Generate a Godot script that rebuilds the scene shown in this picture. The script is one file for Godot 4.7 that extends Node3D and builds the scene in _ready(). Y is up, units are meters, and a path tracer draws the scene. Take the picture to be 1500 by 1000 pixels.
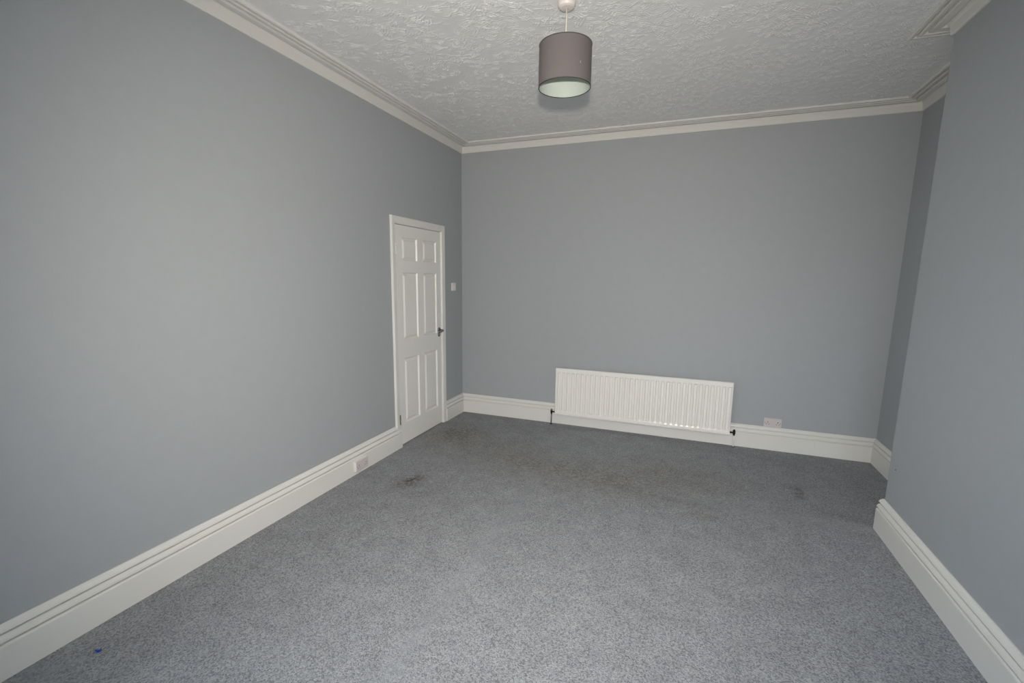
extends Node3D
# A bare grey room: left wall with a panelled door, back wall with a radiator, alcove and
# chimney breast on the other side, textured ceiling with a drum pendant, speckled carpet.

const W := 3.974        # alcove wall
const H := 2.9245       # ceiling
const XC := 3.6035      # face of the chimney breast
const ZC := 1.3376      # far side of the chimney breast
const ZE := 3.35        # near side of the chimney breast
const ZF := 5.55        # window wall
const SK := 0.2132      # skirting height
const ST := 0.0287      # skirting thickness
const DL := 1.265       # door leaf, hinge edge (z)
const DR := 0.484       # door leaf, lock edge (z)
const DH := 1.99        # door leaf top

var taken := {}
var m_wall: StandardMaterial3D
var m_white: StandardMaterial3D
var m_door: StandardMaterial3D
var m_ceiling: StandardMaterial3D
var m_cornice: StandardMaterial3D
var m_carpet: StandardMaterial3D
var m_radiator: StandardMaterial3D
var m_plastic: StandardMaterial3D
var m_dark: StandardMaterial3D
var m_chrome: StandardMaterial3D
var m_brass: StandardMaterial3D
var m_shade: StandardMaterial3D
var m_liner: StandardMaterial3D
var m_rim: StandardMaterial3D
var m_cord: StandardMaterial3D
var m_rose: StandardMaterial3D
var m_blue: StandardMaterial3D
var m_glass: StandardMaterial3D
var m_steel: StandardMaterial3D


func _ready() -> void:
	_camera()
	_sky()
	_flash()
	_materials()
	_shell()
	_cornice()
	_skirting()
	_door()
	_window()
	_radiator()
	_pendant()
	_electrics()
	_scraps()


# ---------------------------------------------------------------- camera and light

func _camera() -> void:
	var c := Camera3D.new()
	c.name = "camera"
	c.position = Vector3(2.3731, 1.548, 4.6856)
	c.rotation = Vector3(-0.1593, 0.3648, 0.0119)
	c.projection = Camera3D.PROJECTION_FRUSTUM
	c.keep_aspect = Camera3D.KEEP_HEIGHT
	c.near = 0.05
	c.far = 60.0
	c.size = 0.05 * 1000.0 / 674.83
	c.frustum_offset = Vector2(3.15, 14.54) / 674.83 * 0.05
	add_child(c)
	c.current = true


func _sky() -> void:
	var e := Environment.new()
	var s := Sky.new()
	var p := ProceduralSkyMaterial.new()
	p.sky_top_color = Color(0.76, 0.81, 0.87)
	p.sky_horizon_color = Color(0.84, 0.86, 0.88)
	p.sky_curve = 0.2
	p.ground_horizon_color = Color(0.60, 0.61, 0.61)
	p.ground_bottom_color = Color(0.40, 0.40, 0.39)
	p.sun_angle_max = 0.0
	s.sky_material = p
	e.background_mode = Environment.BG_SKY
	e.sky = s
	e.background_energy_multiplier = 15.0
	e.ambient_light_source = Environment.AMBIENT_SOURCE_SKY
	e.tonemap_mode = Environment.TONE_MAPPER_LINEAR
	e.tonemap_exposure = 1.0
	e.sdfgi_enabled = true
	e.ssao_enabled = true
	e.ssil_enabled = true
	var we := WorldEnvironment.new()
	we.name = "environment"
	we.environment = e
	add_child(we)


func _flash() -> void:
	# the photographer's flash, in its shoe 20 cm above the lens
	var f := SpotLight3D.new()
	f.name = "camera_flash"
	f.position = Vector3(2.3731, 1.748, 4.6856)
	f.rotation = Vector3(-0.155, 0.345, 0.0)
	f.spot_angle = 61.0
	f.spot_angle_attenuation = 1.0
	f.spot_range = 30.0
	f.spot_attenuation = 2.0
	f.light_size = 0.035
	f.light_color = Color(1.0, 0.97, 0.93)
	f.light_energy = 9.5
	f.shadow_enabled = true
	add_child(f)


# ---------------------------------------------------------------- naming

func numbered(called: String) -> String:
	if not taken.has(called):
		taken[called] = 0
		return called
	taken[called] += 1
	return "%s_%03d" % [called, taken[called]]


func tag(o: Node3D, label: String, category: String, group := "", kind := "") -> Node3D:
	o.set_meta("label", label)
	o.set_meta("category", category)
	if group != "":
		o.set_meta("group", group)
	if kind != "":
		o.set_meta("kind", kind)
	return o


func thing(called: String, at: Vector3, label: String, category: String, group := "", kind := "") -> Node3D:
	var o := Node3D.new()
	o.name = numbered(called)
	add_child(o)
	o.position = at
	tag(o, label, category, group, kind)
	return o


func build(st: SurfaceTool, called: String, m: Material, parent: Node3D = null, at := Vector3.ZERO) -> MeshInstance3D:
	st.generate_normals()
	var o := MeshInstance3D.new()
	o.mesh = st.commit()
	o.material_override = m
	o.name = numbered(called) if parent == null else called
	o.position = at
	if parent == null:
		add_child(o)
	else:
		parent.add_child(o, true)
	return o


func structure(st: SurfaceTool, called: String, m: Material, label: String, category: String, at := Vector3.ZERO) -> MeshInstance3D:
	var o := build(st, called, m, null, at)
	tag(o, label, category, "", "structure")
	return o


# ---------------------------------------------------------------- shapes

func tool(flat := true) -> SurfaceTool:
	var st := SurfaceTool.new()
	st.begin(Mesh.PRIMITIVE_TRIANGLES)
	st.set_smooth_group(-1 if flat else 0)
	return st


func tri(st: SurfaceTool, a: Vector3, b: Vector3, c: Vector3) -> void:
	# a, b, c counter-clockwise seen from outside; Godot's front faces run clockwise
	st.add_vertex(a)
	st.add_vertex(c)
	st.add_vertex(b)


func quad(st: SurfaceTool, a: Vector3, b: Vector3, c: Vector3, d: Vector3) -> void:
	tri(st, a, b, c)
	tri(st, a, c, d)


func hull_quad(st: SurfaceTool, a: Vector3, b: Vector3, c: Vector3, d: Vector3, inside: Vector3) -> void:
	# winds itself so that it faces away from a point inside
	var n := (b - a).cross(c - a)
	if n.length_squared() < 1e-14:
		n = (c - a).cross(d - a)
	if n.dot((a + b + c + d) / 4.0 - inside) < 0.0:
		quad(st, d, c, b, a)
	else:
		quad(st, a, b, c, d)


func box(st: SurfaceTool, lo: Vector3, hi: Vector3, r := 0.0) -> void:
	# a box with chamfered edges of width r
	var c := (lo + hi) / 2.0
	var h := (hi - lo) / 2.0
	r = minf(r, minf(h.x, minf(h.y, h.z)) * 0.9)
	for axis in 3:
		var u := (axis + 1) % 3
		var v := (axis + 2) % 3
		for s in [-1.0, 1.0]:
			var p := []
			for k in [[-1, -1], [1, -1], [1, 1], [-1, 1]]:
				var q := Vector3.ZERO
				q[axis] = s * h[axis]
				q[u] = k[0] * (h[u] - r)
				q[v] = k[1] * (h[v] - r)
				p.append(c + q)
			hull_quad(st, p[0], p[1], p[2], p[3], c)
	if r <= 0.0:
		return
	for axis in 3:
		var u := (axis + 1) % 3
		var v := (axis + 2) % 3
		for su in [-1.0, 1.0]:
			for sv in [-1.0, 1.0]:
				var p := []
				for k in [[-1, 0], [1, 0], [1, 1], [-1, 1]]:
					var q := Vector3.ZERO
					q[axis] = k[0] * (h[axis] - r)
					q[u] = su * (h[u] if k[1] == 0 else h[u] - r)
					q[v] = sv * (h[v] - r if k[1] == 0 else h[v])
					p.append(c + q)
				hull_quad(st, p[0], p[1], p[2], p[3], c)
	for sx in [-1.0, 1.0]:
		for sy in [-1.0, 1.0]:
			for sz in [-1.0, 1.0]:
				var a := c + Vector3(sx * h.x, sy * (h.y - r), sz * (h.z - r))
				var b := c + Vector3(sx * (h.x - r), sy * h.y, sz * (h.z - r))
				var d := c + Vector3(sx * (h.x - r), sy * (h.y - r), sz * h.z)
				if (b - a).cross(d - a).dot(Vector3(sx, sy, sz)) < 0.0:
					tri(st, a, d, b)
				else:
					tri(st, a, b, d)


func frame_of(axis: Vector3) -> Basis:
	var y := axis.normalized()
	var x := y.cross(Vector3.UP if absf(y.y) < 0.9 else Vector3.RIGHT).normalized()
	return Basis(x, y, x.cross(y))


func lathe(st: SurfaceTool, prof: Array, at: Vector3, axis := Vector3.UP, n := 40) -> void:
	# prof: Vector2(radius, height along axis), from bottom to top with the outside on the right
	var f := frame_of(axis)
	for k in n:
		var a0 := TAU * k / n
		var a1 := TAU * (k + 1) / n
		var d0 := f.x * cos(a0) + f.z * sin(a0)
		var d1 := f.x * cos(a1) + f.z * sin(a1)
		for i in prof.size() - 1:
			var p: Vector2 = prof[i]
			var q: Vector2 = prof[i + 1]
			var a := at + d0 * p.x + f.y * p.y
			var b := at + d1 * p.x + f.y * p.y
			var c := at + d1 * q.x + f.y * q.y
			var d := at + d0 * q.x + f.y * q.y
			# outward = to the right of the profile's direction
			if p.x > 1e-6:
				tri(st, a, c, b)
			if q.x > 1e-6:
				tri(st, a, d, c)


func tube(st: SurfaceTool, pts: Array, r: float, n := 12) -> void:
	var rings := []
	for i in pts.size():
		var dir: Vector3
		if i == 0:
			dir = pts[1] - pts[0]
		elif i == pts.size() - 1:
			dir = pts[i] - pts[i - 1]
		else:
			dir = (pts[i + 1] - pts[i]).normalized() + (pts[i] - pts[i - 1]).normalized()
		dir = dir.normalized()
		var x := dir.cross(Vector3(0.31, 0.11, 0.94)).normalized()
		var z := x.cross(dir)
		var ring := []
		for k in n:
			var a := TAU * k / n
			ring.append(pts[i] + (x * cos(a) + z * sin(a)) * r)
		rings.append(ring)
	for i in pts.size() - 1:
		var mid: Vector3 = (pts[i] + pts[i + 1]) / 2.0
		for k in n:
			hull_quad(st, rings[i][k], rings[i][(k + 1) % n], rings[i + 1][(k + 1) % n], rings[i + 1][k], mid)
	for e in [0, pts.size() - 1]:
		var other: Vector3 = pts[1] if e == 0 else pts[e - 1]
		for k in n:
			var a: Vector3 = rings[e][k]
			var b: Vector3 = rings[e][(k + 1) % n]
			if (a - pts[e]).cross(b - pts[e]).dot(pts[e] - other) > 0.0:
				tri(st, pts[e], a, b)
			else:
				tri(st, pts[e], b, a)


func moulding(st: SurfaceTool, prof: Array, a: Vector3, b: Vector3, n: Vector3, cut_a: float, cut_b: float, pieces := 1) -> void:
	# prof: Vector2(out from the wall, up); cut +1 mitres into an inner corner, -1 round an outer one, 0 square
	var dir := (b - a).normalized()
	var centre := Vector2.ZERO
	for q in prof:
		centre += q
	centre /= prof.size()
	var ends := []
	for e in [[a, cut_a, 1.0], [b, cut_b, -1.0]]:
		var row := []
		for q in prof:
			row.append(e[0] + n * q.x + Vector3.UP * q.y + dir * (e[2] * e[1] * q.x))
		ends.append(row)
	for i in prof.size() - 1:
		var edge: Vector2 = prof[i + 1] - prof[i]
		var out := n * -edge.y + Vector3.UP * edge.x
		for k in pieces:
			var s := float(k) / pieces
			var t := float(k + 1) / pieces
			var p: Vector3 = ends[0][i].lerp(ends[1][i], s)
			var q: Vector3 = ends[0][i].lerp(ends[1][i], t)
			var r: Vector3 = ends[0][i + 1].lerp(ends[1][i + 1], t)
			var w: Vector3 = ends[0][i + 1].lerp(ends[1][i + 1], s)
			if (q - p).cross(w - p).dot(out) > 0.0:
				quad(st, p, q, r, w)
			else:
				quad(st, w, r, q, p)
	for e in 2:
		if [cut_a, cut_b][e] == 0.0:
			var flat := PackedVector2Array(prof)
			var idx := Geometry2D.triangulate_polygon(flat)
			for k in range(0, idx.size(), 3):
				var p: Vector3 = ends[e][idx[k]]
				var q: Vector3 = ends[e][idx[k + 1]]
				var r: Vector3 = ends[e][idx[k + 2]]
				if (q - p).cross(r - p).dot(dir * (-1.0 if e == 0 else 1.0)) > 0.0:
					tri(st, p, q, r)
				else:
					tri(st, p, r, q)


# ---------------------------------------------------------------- materials

func noise(kind: int, freq: float, seed_: int, octaves := 3) -> FastNoiseLite:
	var n := FastNoiseLite.new()
	n.noise_type = kind
	n.frequency = freq
	n.seed = seed_
	n.fractal_type = FastNoiseLite.FRACTAL_FBM if octaves > 1 else FastNoiseLite.FRACTAL_NONE
	n.fractal_octaves = octaves
	return n


func noise_texture(n: FastNoiseLite, side: int, ramp: Gradient = null) -> NoiseTexture2D:
	var t := NoiseTexture2D.new()
	t.width = side
	t.height = side
	t.seamless = true
	t.seamless_blend_skirt = 0.1
	t.noise = n
	if ramp:
		t.color_ramp = ramp
	return t


func ramp(stops: Array) -> Gradient:
	var g := Gradient.new()
	var off := PackedFloat32Array()
	var col := PackedColorArray()
	for s in stops:
		off.append(s[0])
		col.append(s[1])
	g.offsets = off
	g.colors = col
	return g


func plain(c: Color, rough: float, spec := 0.5, metal := 0.0) -> StandardMaterial3D:
	var m := StandardMaterial3D.new()
	m.albedo_color = c
	m.roughness = rough
	m.metallic_specular = spec
	m.metallic = metal
	return m


func relief(m: StandardMaterial3D, t: Texture2D, cm: float) -> void:
	m.heightmap_enabled = true
	m.heightmap_texture = t
	m.heightmap_scale = cm


func world_mapped(m: StandardMaterial3D, per_metre: float) -> void:
	m.uv1_triplanar = true
	m.uv1_world_triplanar = true
	m.uv1_scale = Vector3.ONE * per_metre


func _materials() -> void:
	m_wall = plain(Color(0.655, 0.672, 0.684), 0.62, 0.4)
	world_mapped(m_wall, 0.8)
	var wall_tone := noise(FastNoiseLite.TYPE_SIMPLEX_SMOOTH, 0.012, 11, 5)
	m_wall.albedo_texture = noise_texture(wall_tone, 1024, ramp([[0.0, Color(0.985, 0.985, 0.985)], [1.0, Color(1.0, 1.0, 1.0)]]))
	relief(m_wall, noise_texture(noise(FastNoiseLite.TYPE_SIMPLEX, 0.14, 12, 2), 1024), 0.02)

	m_white = plain(Color(0.875, 0.873, 0.852), 0.34, 0.5)
	m_door = plain(Color(0.90, 0.895, 0.88), 0.42, 0.5)
	m_cornice = plain(Color(0.85, 0.845, 0.83), 0.6, 0.4)
	m_radiator = plain(Color(0.925, 0.92, 0.90), 0.25, 0.5)
	m_plastic = plain(Color(0.80, 0.775, 0.77), 0.35, 0.5)
	m_dark = plain(Color(0.05, 0.045, 0.04), 0.6, 0.4)
	m_chrome = plain(Color(0.62, 0.62, 0.63), 0.25, 0.5, 1.0)
	m_steel = plain(Color(0.50, 0.48, 0.45), 0.45, 0.5, 1.0)
	m_brass = plain(Color(0.13, 0.10, 0.075), 0.45, 0.5, 0.6)
	m_rim = plain(Color(0.22, 0.21, 0.21), 0.6, 0.4)
	m_liner = plain(Color(0.70, 0.735, 0.705), 0.55, 0.4)
	m_cord = plain(Color(0.86, 0.83, 0.74), 0.5, 0.5)
	m_rose = plain(Color(0.86, 0.83, 0.81), 0.4, 0.5)
	m_blue = plain(Color(0.06, 0.34, 0.74), 0.4, 0.5)
	m_glass = plain(Color(1, 1, 1, 0.04), 0.02, 0.5)
	m_glass.transparency = BaseMaterial3D.TRANSPARENCY_ALPHA

	# woven drum shade: fine weave
	m_shade = plain(Color(0.445, 0.422, 0.422), 0.85, 0.25)
	world_mapped(m_shade, 5.0)
	m_shade.albedo_texture = noise_texture(noise(FastNoiseLite.TYPE_SIMPLEX, 0.12, 21, 3), 512, ramp([[0.25, Color(0.90, 0.90, 0.90)], [0.75, Color(1, 1, 1)]]))
	m_shade.rim_enabled = true
	m_shade.rim = 0.1
	m_shade.rim_tint = 0.6

	# combed and stippled ceiling plaster with a slight sheen
	m_ceiling = plain(Color(0.915, 0.915, 0.915), 0.3, 0.6)
	# looped carpet: heather of grey yarns, rows of loops, and the wear map on uv2
	m_carpet = plain(Color(0.672, 0.681, 0.694), 0.95, 0.2)
	var loops := noise(FastNoiseLite.TYPE_CELLULAR, 0.22, 41, 1)
	loops.cellular_return_type = FastNoiseLite.RETURN_CELL_VALUE
	loops.cellular_jitter = 0.85
	m_carpet.albedo_texture = noise_texture(loops, 2048, ramp([
		[0.0, Color(0.72, 0.72, 0.73)], [0.3, Color(0.86, 0.86, 0.86)], [0.45, Color(0.875, 0.89, 0.912)],
		[0.65, Color(0.93, 0.93, 0.93)], [0.85, Color(1.0, 0.99, 0.975)], [1.0, Color(1.0, 1.0, 1.0)]]))
	m_carpet.uv1_scale = Vector3(0.40, 0.40, 1.0)
	var bumps := noise(FastNoiseLite.TYPE_CELLULAR, 0.22, 41, 1)
	bumps.cellular_return_type = FastNoiseLite.RETURN_DISTANCE
	bumps.cellular_jitter = 0.85
	relief(m_carpet, noise_texture(bumps, 2048), -0.28)
	m_carpet.detail_enabled = true
	m_carpet.detail_uv_layer = BaseMaterial3D.DETAIL_UV_2
	m_carpet.detail_blend_mode = BaseMaterial3D.BLEND_MODE_MUL
	m_carpet.detail_albedo = _wear_map()


func _plaster_strokes(nx: int, nz: int) -> PackedFloat32Array:
	# height in metres of plaster dabbed with a brush in short curved strokes, one value per 5 mm
	var hs := PackedFloat32Array()
	hs.resize(nx * nz)
	var soft := noise(FastNoiseLite.TYPE_SIMPLEX_SMOOTH, 0.05, 305, 2)
	var patch := noise(FastNoiseLite.TYPE_SIMPLEX_SMOOTH, 0.014, 304, 2)
	for j in nz:
		for i in nx:
			hs[j * nx + i] = 0.0006 + 0.0006 * soft.get_noise_2d(i, j)
	var rng := RandomNumberGenerator.new()
	rng.seed = 303
	for s in 21000:
		var x := rng.randf() * nx
		var y := rng.randf() * nz
		if patch.get_noise_2d(x, y) < rng.randf_range(-0.7, 0.25):
			continue
		var turn := rng.randf_range(-0.8, 0.8)
		var bend := rng.randf_range(-0.12, 0.12)
		var length := rng.randi_range(6, 20)
		var top := 0.0010 + 0.0042 * pow(rng.randf(), 1.5)
		var bristles := rng.randi_range(1, 3)
		for k in length:
			x += cos(turn)
			y += sin(turn)
			turn += bend
			var h := top * sin(PI * (k + 0.5) / length)
			for b in bristles:
				var u := int(x - sin(turn) * b * 3.1)
				var v := int(y + cos(turn) * b * 3.1)
				if u < 0 or v < 0 or u >= nx or v >= nz:
					continue
				var i := v * nx + u
				if hs[i] < h:
					hs[i] = h
	return hs


func _plaster_surface(x0: float, x1: float, z0: float, z1: float) -> Array:
	# mesh arrays of the ceiling's underside with its brush strokes
	var step := 0.005
	var nx := int((x1 - x0) / step)
	var nz := int((z1 - z0) / step)
	var hs := _plaster_strokes(nx, nz)
	var pos := PackedVector3Array()
	var nor := PackedVector3Array()
	var idx := PackedInt32Array()
	pos.resize(nx * nz)
	nor.resize(nx * nz)
	idx.resize((nx - 1) * (nz - 1) * 6)
	var at := 0
	for j in nz:
		for i in nx:
			var k := j * nx + i
			pos[k] = Vector3(x0 + i * step, H - 0.0005 - hs[k], z0 + j * step)
			var dx := hs[k + (1 if i < nx - 1 else 0)] - hs[k - (1 if i > 0 else 0)]
			var dz := hs[k + (nx if j < nz - 1 else 0)] - hs[k - (nx if j > 0 else 0)]
			nor[k] = Vector3(-dx, -2.0 * step, -dz).normalized()
			if i < nx - 1 and j < nz - 1:
				idx[at] = k
				idx[at + 1] = k + nx
				idx[at + 2] = k + 1
				idx[at + 3] = k + 1
				idx[at + 4] = k + nx
				idx[at + 5] = k + nx + 1
				at += 6
	var arrays := []
	arrays.resize(Mesh.ARRAY_MAX)
	arrays[Mesh.ARRAY_VERTEX] = pos
	arrays[Mesh.ARRAY_NORMAL] = nor
	arrays[Mesh.ARRAY_INDEX] = idx
	return arrays


func _wear_map() -> ImageTexture:
	# spills and trodden dirt on the carpet, over the whole floor: u = x / W, v = z / ZF
	var w := 400
	var h := 560
	var im := Image.create_empty(w, h, false, Image.FORMAT_RGB8)
	var n := noise(FastNoiseLite.TYPE_SIMPLEX_SMOOTH, 0.05, 51, 4)
	var fine := noise(FastNoiseLite.TYPE_SIMPLEX, 0.16, 52, 3)
	# centre x, z, radius x, z, turn, strength, tint
	var brown := Color(0.55, 0.46, 0.40)
	var soot := Color(0.62, 0.61, 0.60)
	var tan := Color(0.86, 0.82, 0.74)
	var spots := [
		[0.497, 1.82, 0.07, 0.11, 0.15, 0.5, brown], [0.44, 1.93, 0.08, 0.10, 0.0, 0.2, brown],
		[3.24, 0.93, 0.035, 0.13, 0.2, 0.32, brown], [3.20, 0.82, 0.05, 0.04, 0.0, 0.3, soot],
		[3.40, 1.20, 0.16, 0.05, 0.3, 0.24, soot], [2.46, 1.42, 0.22, 0.05, 0.1, 0.2, soot],
		[2.55, 1.55, 0.10, 0.06, 0.0, 0.35, tan], [2.1, 1.35, 0.30, 0.10, 0.2, 0.12, soot],
		[0.33, 0.80, 0.30, 0.34, 0.0, 0.55, tan], [1.0, 1.1, 0.55, 0.35, 0.3, 0.35, tan],
		[1.75, 1.25, 0.5, 0.3, 0.1, 0.4, tan], [2.4, 1.0, 0.5, 0.35, 0.0, 0.35, tan], [0.28, 0.70, 0.20, 0.2, 0.0, 0.2, soot],
		[0.65, 1.95, 0.30, 0.10, 0.5, 0.12, soot], [2.2, 2.6, 0.03, 0.03, 0.0, 0.3, soot]]
	for j in h:
		for i in w:
			var x := (i + 0.5) / w * W
			var z := (j + 0.5) / h * ZF
			var c := Color(1, 1, 1) * (0.97 + 0.05 * n.get_noise_2d(i, j))
			for s in spots:
				var dx: float = x - s[0]
				var dz: float = z - s[1]
				var ca := cos(s[4])
				var sa := sin(s[4])
				var a: float = (dx * ca + dz * sa) / s[2]
				var b: float = (dz * ca - dx * sa) / s[3]
				var d := a * a + b * b
				if d > 6.0:
					continue
				var k: float = s[5] * exp(-d * 1.2) * clampf(0.85 + 1.1 * fine.get_noise_2d(i * 1.3, j * 1.3), 0.0, 1.4)
				var tint: Color = s[6]
				c = c.lerp(c * tint, clampf(k, 0.0, 1.0))
			im.set_pixel(i, j, c.clamp())
	return ImageTexture.create_from_image(im)


# ---------------------------------------------------------------- the room

func _sheet_floor(y0: float, y1: float) -> SurfaceTool:
	# slab with uv in metres on its faces and uv2 over the whole room
	var st := tool()
	var lo := Vector3(-0.2, y0, -0.2)
	var hi := Vector3(W + 0.2, y1, ZF + 0.2)
	var corner := func(p: Vector3):
		st.set_uv(Vector2(p.x, p.z))
		st.set_uv2(Vector2(p.x / W, p.z / ZF))
		st.add_vertex(p)
	var face := func(a: Vector3, b: Vector3, c: Vector3, d: Vector3):
		var n := (b - a).cross(c - a)
		var q := [a, c, b, a, d, c] if n.dot((a + c) / 2.0 - (lo + hi) / 2.0) > 0.0 else [a, b, c, a, c, d]
		for p in q:
			corner.call(p)
	var v := func(i: int, j: int, k: int) -> Vector3:
		return Vector3(lo.x if i == 0 else hi.x, lo.y if j == 0 else hi.y, lo.z if k == 0 else hi.z)
	for s in 2:
		face.call(v.call(s, 0, 0), v.call(s, 1, 0), v.call(s, 1, 1), v.call(s, 0, 1))
		face.call(v.call(0, s, 0), v.call(1, s, 0), v.call(1, s, 1), v.call(0, s, 1))
		face.call(v.call(0, 0, s), v.call(1, 0, s), v.call(1, 1, s), v.call(0, 1, s))
	return st


const WX0 := 2.45
const WX1 := 3.35
const WY0 := 0.1
const WY1 := 2.15
const VZ0 := 4.3      # window in the door wall, beside the viewer
const VZ1 := 5.45
const VY0 := 0.9
const VY1 := 2.7

func _shell() -> void:
	structure(_sheet_floor(-0.12, 0.0), "floor", m_carpet, "fitted grey speckled loop pile carpet with brown spills and worn patches", "carpet")
	structure(_sheet_floor(H, H + 0.12), "ceiling", m_ceiling, "white ceiling of swirled textured plaster with a slight sheen", "ceiling")
	var slab: ArrayMesh = get_node("ceiling").mesh
	slab.add_surface_from_arrays(Mesh.PRIMITIVE_TRIANGLES, _plaster_surface(0.15, W - 0.15, 0.15, 3.1))
	var st := tool()
	box(st, Vector3(-0.2, 0, -0.2), Vector3(-0.06, H, DL + 0.03))
	box(st, Vector3(-0.06, 0, -0.2), Vector3(0, H, DR - 0.03))
	box(st, Vector3(-0.2, 0, DL + 0.03), Vector3(0, H, VZ0))
	box(st, Vector3(-0.2, 0, VZ1), Vector3(0, H, ZF + 0.2))
	box(st, Vector3(-0.2, 0, VZ0), Vector3(0, VY0, VZ1))
	box(st, Vector3(-0.2, VY1, VZ0), Vector3(0, H, VZ1))
	box(st, Vector3(-0.06, DH + 0.03, DR - 0.03), Vector3(0, H, DL + 0.03))
	structure(st, "wall_left", m_wall, "long plain grey painted wall holding the white panelled door", "wall")
	st = tool()
	box(st, Vector3(0, 0, -0.2), Vector3(W, H, 0))
	structure(st, "wall_back", m_wall, "grey painted wall behind the white radiator", "wall")
	st = tool()
	box(st, Vector3(W, 0, -0.2), Vector3(W + 0.2, H, ZF + 0.2))
	structure(st, "wall_right", m_wall, "shadowed strip of grey wall deep inside the alcove", "wall")
	st = tool()
	box(st, Vector3(XC, 0, ZC), Vector3(W, H, ZE))
	var breast := structure(st, "wall_chimney", m_wall, "grey painted chimney breast standing forward of the alcove", "wall")
	st = tool(false)
	lathe(st, [Vector2(0.0045, -0.0005), Vector2(0.0045, 0.0006), Vector2(0.0, 0.0006)], Vector3(XC, 0.4397, 1.4216), Vector3.LEFT, 12)
	var hole := build(st, "nail_hole", m_dark, breast)
	hole.set_meta("label", "small dark nail hole")
	st = tool()
	box(st, Vector3(0, 0, ZF), Vector3(WX0, H, ZF + 0.2))
	box(st, Vector3(WX1, 0, ZF), Vector3(W, H, ZF + 0.2))
	box(st, Vector3(WX0, 0, ZF), Vector3(WX1, WY0, ZF + 0.2))
	box(st, Vector3(WX0, WY1, ZF), Vector3(WX1, H, ZF + 0.2))
	structure(st, "wall_front", m_wall, "grey painted wall with the window, behind the viewer", "wall")


func _cornice() -> void:
	# frieze band on the wall, then ribs running along the ceiling (out, up from the ceiling)
	var prof := [Vector2(0.0, -0.074), Vector2(0.010, -0.074), Vector2(0.013, -0.070), Vector2(0.018, -0.030), Vector2(0.027, -0.012),
		Vector2(0.031, -0.005), Vector2(0.037, -0.004), Vector2(0.040, -0.014), Vector2(0.046, -0.018), Vector2(0.078, -0.019), Vector2(0.085, -0.016),
		Vector2(0.087, -0.003), Vector2(0.098, -0.003), Vector2(0.100, -0.015), Vector2(0.104, -0.018), Vector2(0.119, -0.018), Vector2(0.123, -0.014),
		Vector2(0.124, -0.003), Vector2(0.133, -0.003), Vector2(0.134, -0.013), Vector2(0.138, -0.016), Vector2(0.152, -0.016), Vector2(0.157, -0.012), Vector2(0.159, 0.0)]
	var y := Vector3.UP * H
	var runs := [
		[Vector3(0, 0, ZF), Vector3(0, 0, 0), Vector3.RIGHT, 1.0, 1.0, "white moulded ceiling cornice running above the door wall"],
		[Vector3(0, 0, 0), Vector3(W, 0, 0), Vector3.BACK, 1.0, 1.0, "white moulded ceiling cornice running above the radiator wall"],
		[Vector3(W, 0, 0), Vector3(W, 0, ZC), Vector3.LEFT, 1.0, 1.0, "short white moulded cornice on the alcove side wall"],
		[Vector3(W, 0, ZC), Vector3(XC, 0, ZC), Vector3.FORWARD, 1.0, -1.0, "short white cornice return round the chimney breast corner"],
		[Vector3(XC, 0, ZC), Vector3(XC, 0, ZE), Vector3.LEFT, -1.0, 0.0, "white moulded cornice along the face of the chimney breast"]]
	for k in runs.size():
		var r: Array = runs[k]
		var st := tool()
		moulding(st, prof, r[0] + y, r[1] + y, r[2], r[3], r[4])
		structure(st, "trim_%d" % (k + 1), m_cornice, r[5], "cornice")


func _skirting_profile() -> Array:
	return [Vector2(0.0, 0.0), Vector2(ST, 0.0), Vector2(ST, 0.132), Vector2(ST - 0.002, 0.137), Vector2(ST - 0.005, 0.1400), Vector2(ST - 0.016, 0.1408), Vector2(ST - 0.017, 0.1468),
		Vector2(ST - 0.004, 0.148), Vector2(ST - 0.001, 0.151), Vector2(ST - 0.003, 0.160), Vector2(ST - 0.008, 0.170), Vector2(ST - 0.012, 0.1755), Vector2(ST - 0.023, 0.1765), Vector2(ST - 0.0235, 0.1825),
		Vector2(ST - 0.010, 0.1838), Vector2(ST - 0.007, 0.187), Vector2(ST - 0.010, 0.197), Vector2(ST - 0.016, 0.207), Vector2(ST - 0.023, SK), Vector2(0.0, SK)]


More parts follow.
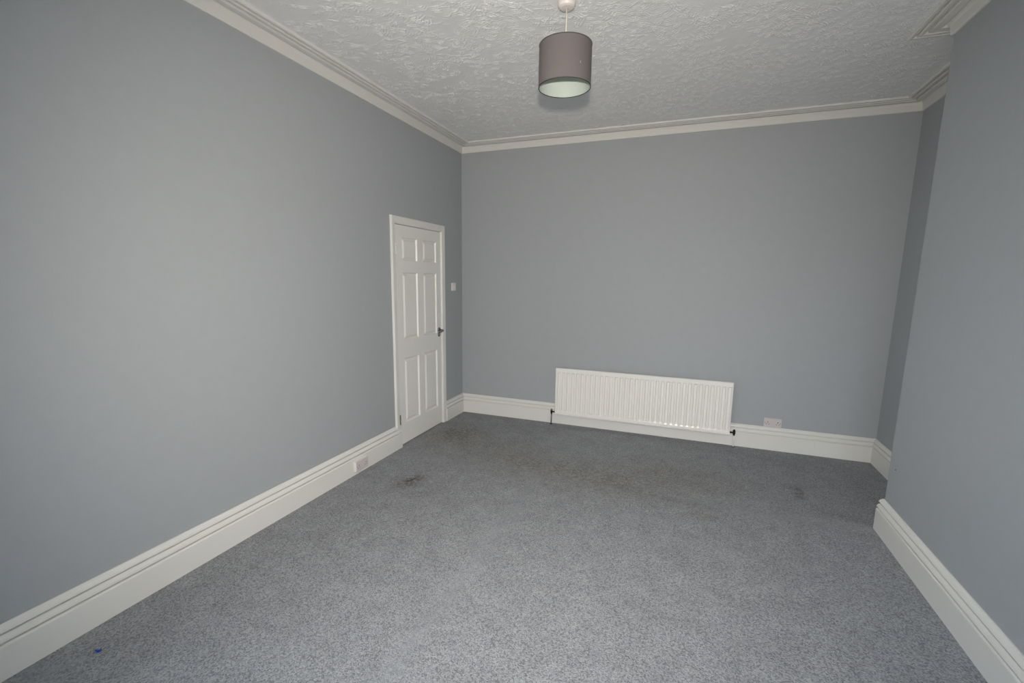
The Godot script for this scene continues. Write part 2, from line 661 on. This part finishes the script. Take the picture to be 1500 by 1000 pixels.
func _skirting() -> void:
	var prof := _skirting_profile()
	var st := tool()
	moulding(st, prof, Vector3(0, 0, ZF), Vector3(0, 0, 1.398), Vector3.RIGHT, 1.0, 0.0)
	var left := structure(st, "baseboard_left", m_white, "tall white moulded skirting board along the door wall", "skirting board")
	st = tool()
	moulding(st, prof, Vector3(0, 0, 1.3972), Vector3(0, 0, 1.268), Vector3.RIGHT, 0.0, 0.0)
	build(st, "end_block", m_white, left)
	st = tool()
	moulding(st, prof, Vector3(0, 0, DR - 0.066), Vector3(0, 0, 0), Vector3.RIGHT, 0.0, 1.0)
	build(st, "corner_piece", m_white, left)
	# behind the radiator the top beads stop: the moulded board runs from each corner to the pipes
	st = tool()
	moulding(st, prof, Vector3(0, 0, 0), Vector3(1.16, 0, 0), Vector3.BACK, 1.0, 0.0)
	var back := structure(st, "baseboard_back", m_white, "white moulded skirting board running behind the radiator", "skirting board")
	st = tool()
	moulding(st, [Vector2(0, 0), Vector2(ST - 0.003, 0), Vector2(ST - 0.003, 0.145), Vector2(ST - 0.008, 0.150), Vector2(0, 0.150)], Vector3(1.1605, 0, 0), Vector3(2.7995, 0, 0), Vector3.BACK, 0.0, 0.0)
	build(st, "plain_board", m_white, back)
	st = tool()
	moulding(st, prof, Vector3(2.80, 0, 0), Vector3(3.52, 0, 0), Vector3.BACK, 0.0, 0.0)
	build(st, "moulded_board", m_white, back)
	st = tool()
	moulding(st, prof, Vector3(3.5207, 0, 0), Vector3(W, 0, 0), Vector3.BACK, 0.0, 1.0)
	build(st, "moulded_board", m_white, back)
	st = tool()
	moulding(st, prof, Vector3(W, 0, 0), Vector3(W, 0, ZC), Vector3.LEFT, 1.0, 1.0)
	structure(st, "baseboard_alcove", m_white, "short white skirting board on the alcove side wall", "skirting board")
	st = tool()
	moulding(st, prof, Vector3(W, 0, ZC), Vector3(XC, 0, ZC), Vector3.FORWARD, 1.0, -1.0)
	structure(st, "baseboard_return", m_white, "short white skirting return behind the chimney breast corner", "skirting board")
	st = tool()
	moulding(st, prof, Vector3(XC, 0, ZC), Vector3(XC, 0, ZE), Vector3.LEFT, -1.0, 0.0)
	structure(st, "baseboard_right", m_white, "tall white moulded skirting board along the chimney breast", "skirting board")


# ---------------------------------------------------------------- door

func _field_panel(st: SurfaceTool, z0: float, z1: float, y0: float, y1: float, x: float) -> void:
	# nested rectangles: cove down from the face, flat, bevel up to the raised field
	var steps := [[0.0, 0.0], [0.003, -0.002], [0.010, -0.013], [0.013, -0.014], [0.017, -0.0135], [0.034, -0.003], [0.036, -0.0025]]
	var rect := func(s: Array) -> Array:
		var i: float = s[0]
		var d: float = s[1]
		return [Vector3(x + d, y0 + i, z1 - i), Vector3(x + d, y0 + i, z0 + i), Vector3(x + d, y1 - i, z0 + i), Vector3(x + d, y1 - i, z1 - i)]
	for k in steps.size() - 1:
		var a: Array = rect.call(steps[k])
		var b: Array = rect.call(steps[k + 1])
		for i in 4:
			var j := (i + 1) % 4
			quad(st, a[i], a[j], b[j], b[i])
	var f: Array = rect.call(steps[-1])
	quad(st, f[0], f[1], f[2], f[3])


func _door() -> void:
	var door := thing("door_1", Vector3.ZERO, "white six panel door shut in its white frame near the room corner", "door", "", "structure")
	var t := 0.04
	var b := 0.008
	var zs := [[0.912, 1.1616], [0.567, 0.815]]
	var ys := [[0.200, 0.806], [0.973, 1.580], [1.681, 1.886]]
	var st := tool()
	# stiles, muntin and rails
	var zc := [[DR + 0.002, 0.567], [0.815, 0.912], [1.1616, DL + 0.008]]
	for c in zc:
		box(st, Vector3(-t, b, c[0]), Vector3(0, DH - 0.003, c[1]))
	for r in [[b, 0.200], [0.806, 0.973], [1.580, 1.681], [1.886, DH - 0.003]]:
		for z in zs:
			box(st, Vector3(-t, r[0], z[0]), Vector3(0, r[1], z[1]))
	var leaf := build(st, "door_leaf", m_door, door)
	for z in zs:
		for y in ys:
			st = tool()
			_field_panel(st, z[0], z[1], y[0], y[1], 0.0)
			box(st, Vector3(-t + 0.005, y[0], z[0]), Vector3(-0.018, y[1], z[1]))
			build(st, "door_panel", m_door, leaf)
	# architrave: a rounded strip round the opening
	var ap := [Vector2(0.0, 0.0), Vector2(0.007, 0.0), Vector2(0.013, 0.004), Vector2(0.018, 0.014), Vector2(0.020, 0.046), Vector2(0.021, 0.058), Vector2(0.018, 0.064), Vector2(0.0, 0.066)]
	# sides then head, mitred by hand: a point at height v of the profile is v further out
	for side in [[DL, 1.0, "architrave"], [DR, -1.0, "architrave"]]:
		st = tool()
		for i in ap.size() - 1:
			var p: Vector2 = ap[i]
			var q: Vector2 = ap[i + 1]
			if side[1] > 0.0:   # the hinge side strip is cut narrower
				p.y = 0.010 + p.y * 0.85
				q.y = 0.010 + q.y * 0.85
			var lo_p := Vector3(p.x, 0, side[0] + side[1] * p.y)
			var lo_q := Vector3(q.x, 0, side[0] + side[1] * q.y)
			var hi_p := Vector3(p.x, DH + p.y, side[0] + side[1] * p.y)
			var hi_q := Vector3(q.x, DH + q.y, side[0] + side[1] * q.y)
			hull_quad(st, lo_p, lo_q, hi_q, hi_p, Vector3(-0.05, 1.0, side[0] + side[1] * 0.033))
		build(st, side[2], m_white, door)
	st = tool()
	for i in ap.size() - 1:
		var p: Vector2 = ap[i]
		var q: Vector2 = ap[i + 1]
		hull_quad(st, Vector3(p.x, DH + p.y, DR - p.y), Vector3(p.x, DH + p.y, DL + p.y), Vector3(q.x, DH + q.y, DL + q.y), Vector3(q.x, DH + q.y, DR - q.y), Vector3(-0.05, DH + 0.033, 0.9))
	build(st, "architrave", m_white, door)
	# lining that the leaf shuts into
	st = tool()
	box(st, Vector3(-0.058, 0, DR - 0.029), Vector3(0.0, DH + 0.029, DR))
	box(st, Vector3(-0.058, 0, DL + 0.010), Vector3(0.0, DH + 0.029, DL + 0.029))
	box(st, Vector3(-0.058, DH, DR), Vector3(0.0, DH + 0.029, DL))
	build(st, "door_lining", m_white, door)
	for y in [0.25, 1.78]:
		st = tool(false)
		for k in 5:
			lathe(st, [Vector2(0.0, -0.009), Vector2(0.0062, -0.009), Vector2(0.0062, 0.009), Vector2(0.0, 0.009)], Vector3(0.006, y + (k - 2) * 0.019, DL - 0.004), Vector3.UP, 10)
		build(st, "hinge", m_steel if y < 1.0 else m_door, door)
	# lever on a round rose, keyhole escutcheon below
	st = tool(false)
	lathe(st, [Vector2(0.0, 0.0), Vector2(0.025, 0.0), Vector2(0.025, 0.005), Vector2(0.021, 0.009), Vector2(0.0, 0.009)], Vector3(0, 1.008, 0.530), Vector3.RIGHT, 24)
	var rose := build(st, "handle_rose", m_chrome, door)
	st = tool(false)
	tube(st, [Vector3(0.008, 1.008, 0.530), Vector3(0.040, 1.006, 0.530), Vector3(0.050, 1.004, 0.534), Vector3(0.055, 1.000, 0.544), Vector3(0.056, 0.994, 0.580), Vector3(0.055, 0.988, 0.635)], 0.0085, 12)
	build(st, "lever", m_chrome, rose)
	st = tool(false)
	lathe(st, [Vector2(0.0, 0.0), Vector2(0.024, 0.0), Vector2(0.024, 0.004), Vector2(0.020, 0.007), Vector2(0.006, 0.007), Vector2(0.005, 0.003), Vector2(0.0, 0.003)], Vector3(0, 0.958, 0.532), Vector3.RIGHT, 24)
	build(st, "keyhole_plate", m_chrome, door)


func _sash(called: String, label: String, at: Vector3, turn: float, wide: float, high: float) -> void:
	# glazed frame in an opening, its middle at the foot of the opening, facing +z
	var win := thing(called, at, label, "window", "", "structure")
	win.rotation.y = turn
	var st := tool()
	var h := wide / 2.0
	box(st, Vector3(-h, 0, -0.035), Vector3(-h + 0.06, high, 0.035), 0.004)
	box(st, Vector3(h - 0.06, 0, -0.035), Vector3(h, high, 0.035), 0.004)
	box(st, Vector3(-h, 0, -0.035), Vector3(h, 0.06, 0.035), 0.004)
	box(st, Vector3(-h, high - 0.06, -0.035), Vector3(h, high, 0.035), 0.004)
	box(st, Vector3(-h, high / 2.0 - 0.025, -0.035), Vector3(h, high / 2.0 + 0.025, 0.035), 0.004)
	build(st, "window_frame", m_white, win)
	for k in 2:
		st = tool()
		var y := 0.05 if k == 0 else high / 2.0 + 0.02
		box(st, Vector3(-h + 0.05, y, -0.003), Vector3(h - 0.05, y + high / 2.0 - 0.07, 0.003))
		build(st, "window_pane", m_glass, win)
	st = tool()
	box(st, Vector3(-h - 0.04, -0.03, 0.03), Vector3(h + 0.04, 0.0, 0.13), 0.005)
	build(st, "window_sill", m_white, win)


func _window() -> void:
	_sash("window_1", "white framed window in the wall behind the viewer", Vector3((WX0 + WX1) / 2.0, WY0, ZF + 0.1), PI, WX1 - WX0, WY1 - WY0)
	_sash("window_2", "white framed window in the door wall, beside the viewer", Vector3(-0.1, VY0, (VZ0 + VZ1) / 2.0), PI / 2.0, VZ1 - VZ0, VY1 - VY0)


# ---------------------------------------------------------------- radiator

func _radiator() -> void:
	var x0 := 1.1326
	var x1 := 2.8276
	var y0 := 0.112
	var y1 := 0.6175
	var rad := thing("radiator", Vector3((x0 + x1) / 2.0, 0, 0), "long white ribbed panel radiator low on the back wall", "radiator")
	var o := rad.position
	var zf := 0.09
	var zb := 0.066
	# fluted sheet: depth over a grid
	var n := 34
	var first := 1.1725
	var pitch := 1.6246 / 33.0
	var xs := [[x0, -0.008], [x0 + 0.003, -0.003], [x0 + 0.008, 0.0]]   # x, depth offset at the open edge
	var hollow := []
	for k in n:
		var c := first + pitch * k
		for q in [[-0.0155, 0.0], [-0.0105, 1.0], [0.0105, 1.0], [0.0155, 0.0]]:
			xs.append([c + q[0], 0.0])
			hollow.append(q[1])
	hollow = [0.0, 0.0, 0.0] + hollow + [0.0, 0.0, 0.0]
	xs += [[x1 - 0.008, 0.0], [x1 - 0.003, -0.003], [x1, -0.008]]
	var ys := [[y0, -0.008, 0.0], [y0 + 0.003, -0.003, 0.0], [y0 + 0.007, 0.0, 0.0], [y0 + 0.014, 0.0, 0.0], [y0 + 0.016, -0.007, 0.0], [y0 + 0.020, -0.007, 0.0], [y0 + 0.022, 0.0, 0.0],
		[y0 + 0.036, 0.0, 0.0], [y0 + 0.045, 0.0, 0.2], [y0 + 0.054, 0.0, 1.0], [y1 - 0.051, 0.0, 1.0], [y1 - 0.043, 0.0, 0.0], [y1 - 0.008, 0.0, 0.0], [y1 - 0.003, -0.003, 0.0], [y1, -0.008, 0.0]]
	var at := func(i: int, j: int) -> Vector3:
		var d: float = minf(xs[i][1], ys[j][1]) - 0.014 * hollow[i] * ys[j][2]
		return Vector3(xs[i][0], ys[j][0], zf + d) - o
	var st := tool()
	for i in xs.size() - 1:
		for j in ys.size() - 1:
			quad(st, at.call(i, j), at.call(i + 1, j), at.call(i + 1, j + 1), at.call(i, j + 1))
	var centre := Vector3((x0 + x1) / 2.0, (y0 + y1) / 2.0, 0.075) - o
	var last := ys.size() - 1
	for i in xs.size() - 1:
		for j in [0, last]:
			var a: Vector3 = at.call(i, j)
			var b: Vector3 = at.call(i + 1, j)
			hull_quad(st, a, b, Vector3(b.x, b.y, zb), Vector3(a.x, a.y, zb), centre)
	for j in last:
		for i in [0, xs.size() - 1]:
			var a: Vector3 = at.call(i, j)
			var b: Vector3 = at.call(i, j + 1)
			hull_quad(st, a, b, Vector3(b.x, b.y, zb), Vector3(a.x, a.y, zb), centre)
	hull_quad(st, Vector3(x0, y0, zb) - o, Vector3(x1, y0, zb) - o, Vector3(x1, y1, zb) - o, Vector3(x0, y1, zb) - o, centre)
	build(st, "panel", m_radiator, rad)
	st = tool()
	box(st, Vector3(x0 + 0.012, y0 - 0.006, 0.070) - o, Vector3(x1 - 0.012, y0 + 0.001, 0.078) - o, 0.002)
	build(st, "bottom_seam", m_radiator, rad)
	for x in [x0 + 0.22, x1 - 0.22]:
		st = tool()
		box(st, Vector3(x - 0.02, y0 + 0.05, 0.001) - o, Vector3(x + 0.02, y1 - 0.06, 0.006) - o)
		box(st, Vector3(x - 0.015, y0 + 0.06, 0.004) - o, Vector3(x + 0.015, y0 + 0.09, 0.07) - o, 0.001)
		box(st, Vector3(x - 0.015, y1 - 0.10, 0.004) - o, Vector3(x + 0.015, y1 - 0.07, 0.07) - o, 0.001)
		build(st, "bracket", m_radiator, rad)
	# valves: tail out of the panel end, body, cap; pipe down into the carpet
	for side in [[x0, -1.0, 0.138], [x1, 1.0, 0.140]]:
		var e: float = side[0]
		var s: float = side[1]
		var y: float = side[2]
		var vx := e + s * 0.036
		var z := 0.072
		st = tool(false)
		tube(st, [Vector3(e - s * 0.004, y, z) - o, Vector3(e + s * 0.012, y, z) - o], 0.0095, 6)
		tube(st, [Vector3(e + s * 0.010, y, z) - o, Vector3(vx, y, z) - o], 0.007, 12)
		lathe(st, [Vector2(0.0, -0.026), Vector2(0.0085, -0.026), Vector2(0.0085, -0.014), Vector2(0.0115, -0.012), Vector2(0.0115, 0.012), Vector2(0.0095, 0.014), Vector2(0.0, 0.014)], Vector3(vx, y, z) - o, Vector3.UP, 16)
		var valve := build(st, "valve", m_brass, rad)
		st = tool(false)
		lathe(st, [Vector2(0.0, 0.013), Vector2(0.0115, 0.013), Vector2(0.0095, 0.024), Vector2(0.006, 0.030), Vector2(0.0, 0.031)], Vector3(vx, y, z) - o, Vector3.UP, 16)
		build(st, "valve_cap", m_chrome if s < 0.0 else m_dark, valve)
		st = tool(false)
		tube(st, [Vector3(vx, y - 0.024, z) - o, Vector3(vx + s * 0.001, 0.05, z) - o, Vector3(vx + s * 0.002, 0.0, z) - o], 0.0065, 12)
		build(st, "supply_pipe", m_white if s > 0.0 else m_steel, rad)
		st = tool(false)
		lathe(st, [Vector2(0.0065, 0.0), Vector2(0.012, 0.0), Vector2(0.010, 0.006), Vector2(0.0065, 0.006)], Vector3(vx + s * 0.002, 0.0, z) - o, Vector3.UP, 14)
		build(st, "pipe_collar", m_dark, rad)


# ---------------------------------------------------------------- pendant

func _pendant() -> void:
	var lx := 1.7048
	var lz := 2.190
	var lamp := thing("pendant_light", Vector3(lx, H, lz), "grey fabric drum pendant light hanging from the ceiling on a short cord", "pendant light")
	var st := tool(false)
	st.set_smooth_group(-1)
	lathe(st, [Vector2(0.0, -0.036), Vector2(0.006, -0.036), Vector2(0.030, -0.034), Vector2(0.040, -0.029), Vector2(0.0445, -0.020), Vector2(0.0475, 0.0)], Vector3.ZERO, Vector3.UP, 48)
	build(st, "ceiling_rose", m_rose, lamp)
	var top := 2.7175 - H
	var bot := 2.5187 - H
	var r := 0.1339
	st = tool(false)
	tube(st, [Vector3(0, -0.034, 0), Vector3(0.0005, -0.10, 0), Vector3(0, top - 0.005, 0)], 0.0034, 10)
	build(st, "cord", m_cord, lamp)
	st = tool(false)
	lathe(st, [Vector2(0.0, top - 0.075), Vector2(0.019, top - 0.075), Vector2(0.020, top - 0.035), Vector2(0.016, top - 0.02), Vector2(0.008, top - 0.005), Vector2(0.0, top - 0.004)], Vector3.ZERO, Vector3.UP, 24)
	build(st, "lamp_holder", m_rose, lamp)
	st = tool()
	for k in 96:
		var a0 := TAU * k / 96
		var a1 := TAU * (k + 1) / 96
		var d0 := Vector3(cos(a0), 0, sin(a0)) * r
		var d1 := Vector3(cos(a1), 0, sin(a1)) * r
		hull_quad(st, d0 + Vector3.UP * bot, d1 + Vector3.UP * bot, d1 + Vector3.UP * top, d0 + Vector3.UP * top, Vector3(0, (top + bot) / 2.0, 0))
	var shade := build(st, "lamp_shade", m_shade, lamp)
	st = tool()
	for k in 96:
		var a0 := TAU * k / 96
		var a1 := TAU * (k + 1) / 96
		var d0 := Vector3(cos(a0), 0, sin(a0)) * (r - 0.0012)
		var d1 := Vector3(cos(a1), 0, sin(a1)) * (r - 0.0012)
		quad(st, d0 + Vector3.UP * (bot + 0.001), d0 + Vector3.UP * (top - 0.001), d1 + Vector3.UP * (top - 0.001), d1 + Vector3.UP * (bot + 0.001))
		quad(st, d0 * 1.003 + Vector3.UP * (bot + 0.001), d1 * 1.003 + Vector3.UP * (bot + 0.001), d1 * 1.003 + Vector3.UP * (top - 0.001), d0 * 1.003 + Vector3.UP * (top - 0.001))
	build(st, "shade_liner", m_liner, shade)
	for y in [bot, top]:
		st = tool(false)
		var pts := []
		for k in 97:
			pts.append(Vector3(cos(TAU * k / 96), 0, sin(TAU * k / 96)) * (r - 0.0006) + Vector3.UP * y)
		tube(st, pts, 0.0021, 8)
		build(st, "rim_wire", m_rim, shade)
	st = tool(false)
	for k in 3:
		var d := Vector3(cos(TAU * k / 3 + 0.4), 0, sin(TAU * k / 3 + 0.4))
		tube(st, [d * 0.020 + Vector3.UP * (top - 0.04), d * 0.06 + Vector3.UP * (top - 0.035), d * (r - 0.002) + Vector3.UP * (top - 0.002)], 0.0016, 8)
	lathe(st, [Vector2(0.019, top - 0.043), Vector2(0.027, top - 0.043), Vector2(0.027, top - 0.037), Vector2(0.019, top - 0.037)], Vector3.ZERO, Vector3.UP, 24)
	build(st, "spider_ring", m_rose, shade)
	# a fleck of ceiling paint on the fabric
	st = tool(false)
	var a := 0.72
	var dir := Vector3(cos(a), 0, sin(a))
	var side := dir.cross(Vector3.UP)
	var fleck := dir * (r + 0.0003) + Vector3.UP * (bot + 0.073)
	lathe(st, [Vector2(0.0022, 0.0), Vector2(0.0016, 0.0006), Vector2(0.0, 0.0008)], fleck + Vector3.UP * 0.004, dir, 10)
	lathe(st, [Vector2(0.0018, 0.0), Vector2(0.0013, 0.0006), Vector2(0.0, 0.0008)], fleck - Vector3.UP * 0.002 + side * 0.0003, dir, 10)
	build(st, "paint_fleck", m_liner, shade)


# ---------------------------------------------------------------- sockets and switch

func _double_socket(called: String, label: String, at: Vector3, turn: float, depth: float, group: String) -> Node3D:
	# built facing +z, centred on x and y, its back at z = 0
	var s := thing(called, at, label, "socket", group)
	s.rotation.y = turn
	var st: SurfaceTool
	if depth > 0.0:
		st = tool()
		box(st, Vector3(-0.072, -0.042, 0.0), Vector3(0.072, 0.042, depth), 0.002)
		build(st, "back_box", m_white, s)
	st = tool()
	box(st, Vector3(-0.073, -0.043, depth), Vector3(0.073, 0.043, depth + 0.008), 0.003)
	var plate := build(st, "face_plate", m_plastic, s)
	var z := depth + 0.008
	for k in [-1.0, 1.0]:
		var cx: float = k * 0.041
		for q in [[0.0, 0.006, 0.0028, 0.0052], [-0.0111, -0.0125, 0.0036, 0.0024], [0.0111, -0.0125, 0.0036, 0.0024]]:
			st = tool()
			box(st, Vector3(cx + q[0] - q[2], q[1] - q[3], z - 0.003), Vector3(cx + q[0] + q[2], q[1] + q[3], z + 0.0004))
			build(st, "pin_hole", m_dark, plate)
		st = tool()
		box(st, Vector3(k * 0.0125 - 0.006, 0.012, z - 0.002), Vector3(k * 0.0125 + 0.006, 0.034, z + 0.0022), 0.0012)
		build(st, "rocker_switch", m_plastic, s)
		st = tool(false)
		lathe(st, [Vector2(0.0, -0.001), Vector2(0.0035, -0.001), Vector2(0.0035, 0.0006), Vector2(0.0, 0.0008)], Vector3(k * 0.0605, 0.0, z), Vector3.BACK, 12)
		build(st, "screw", m_steel, s)
	return s


func _electrics() -> void:
	_double_socket("wall_socket", "white double wall socket above the skirting beside the radiator", Vector3(3.1815, 0.256, 0.0), 0.0, 0.004, "")
	_double_socket("wall_socket", "white double socket boxed onto the skirting board by the hinge side of the door", Vector3(ST, 0.072, 1.861), PI / 2.0, 0.018, "")
	var sw := thing("light_switch", Vector3(0.0, 1.440, 0.213), "small white light switch on the wall between door and corner", "light switch")
	sw.rotation.y = PI / 2.0
	var st := tool()
	box(st, Vector3(-0.042, -0.042, 0.0), Vector3(0.042, 0.042, 0.005), 0.001)
	build(st, "back_box", m_white, sw)
	st = tool()
	box(st, Vector3(-0.043, -0.043, 0.004), Vector3(0.043, 0.043, 0.012), 0.003)
	build(st, "face_plate", m_white, sw)
	st = tool()
	box(st, Vector3(-0.007, -0.013, 0.010), Vector3(0.007, 0.013, 0.016), 0.0015)
	build(st, "rocker_switch", m_white, sw)


func _scraps() -> void:
	# torn crumpled bit of blue plastic film
	var rng := RandomNumberGenerator.new()
	rng.seed = 7
	var st := tool()
	var grid := []
	for j in 4:
		var row := []
		for i in 5:
			var p := Vector3((i - 2) * 0.0052, 0.0015, (j - 1.5) * 0.006)
			p += Vector3(rng.randf_range(-1, 1), 0, rng.randf_range(-1, 1)) * 0.0018
			p.y += absf(rng.randf_range(-1, 1)) * 0.007 + (0.004 if (i + j) % 2 == 0 else 0.0)
			row.append(p)
		grid.append(row)
	for j in 3:
		for i in 4:
			if (i == 0 and j == 0) or (i == 3 and j == 2):
				continue
			quad(st, grid[j][i], grid[j + 1][i], grid[j + 1][i + 1], grid[j][i + 1])
			var d := Vector3.DOWN * 0.0012
			quad(st, grid[j][i] + d, grid[j][i + 1] + d, grid[j + 1][i + 1] + d, grid[j + 1][i] + d)
	var o := build(st, "plastic_scrap", m_blue, null, Vector3(0.2, 0.0, 3.718))
	tag(o, "tiny torn scrap of bright blue plastic lying on the carpet", "scrap")
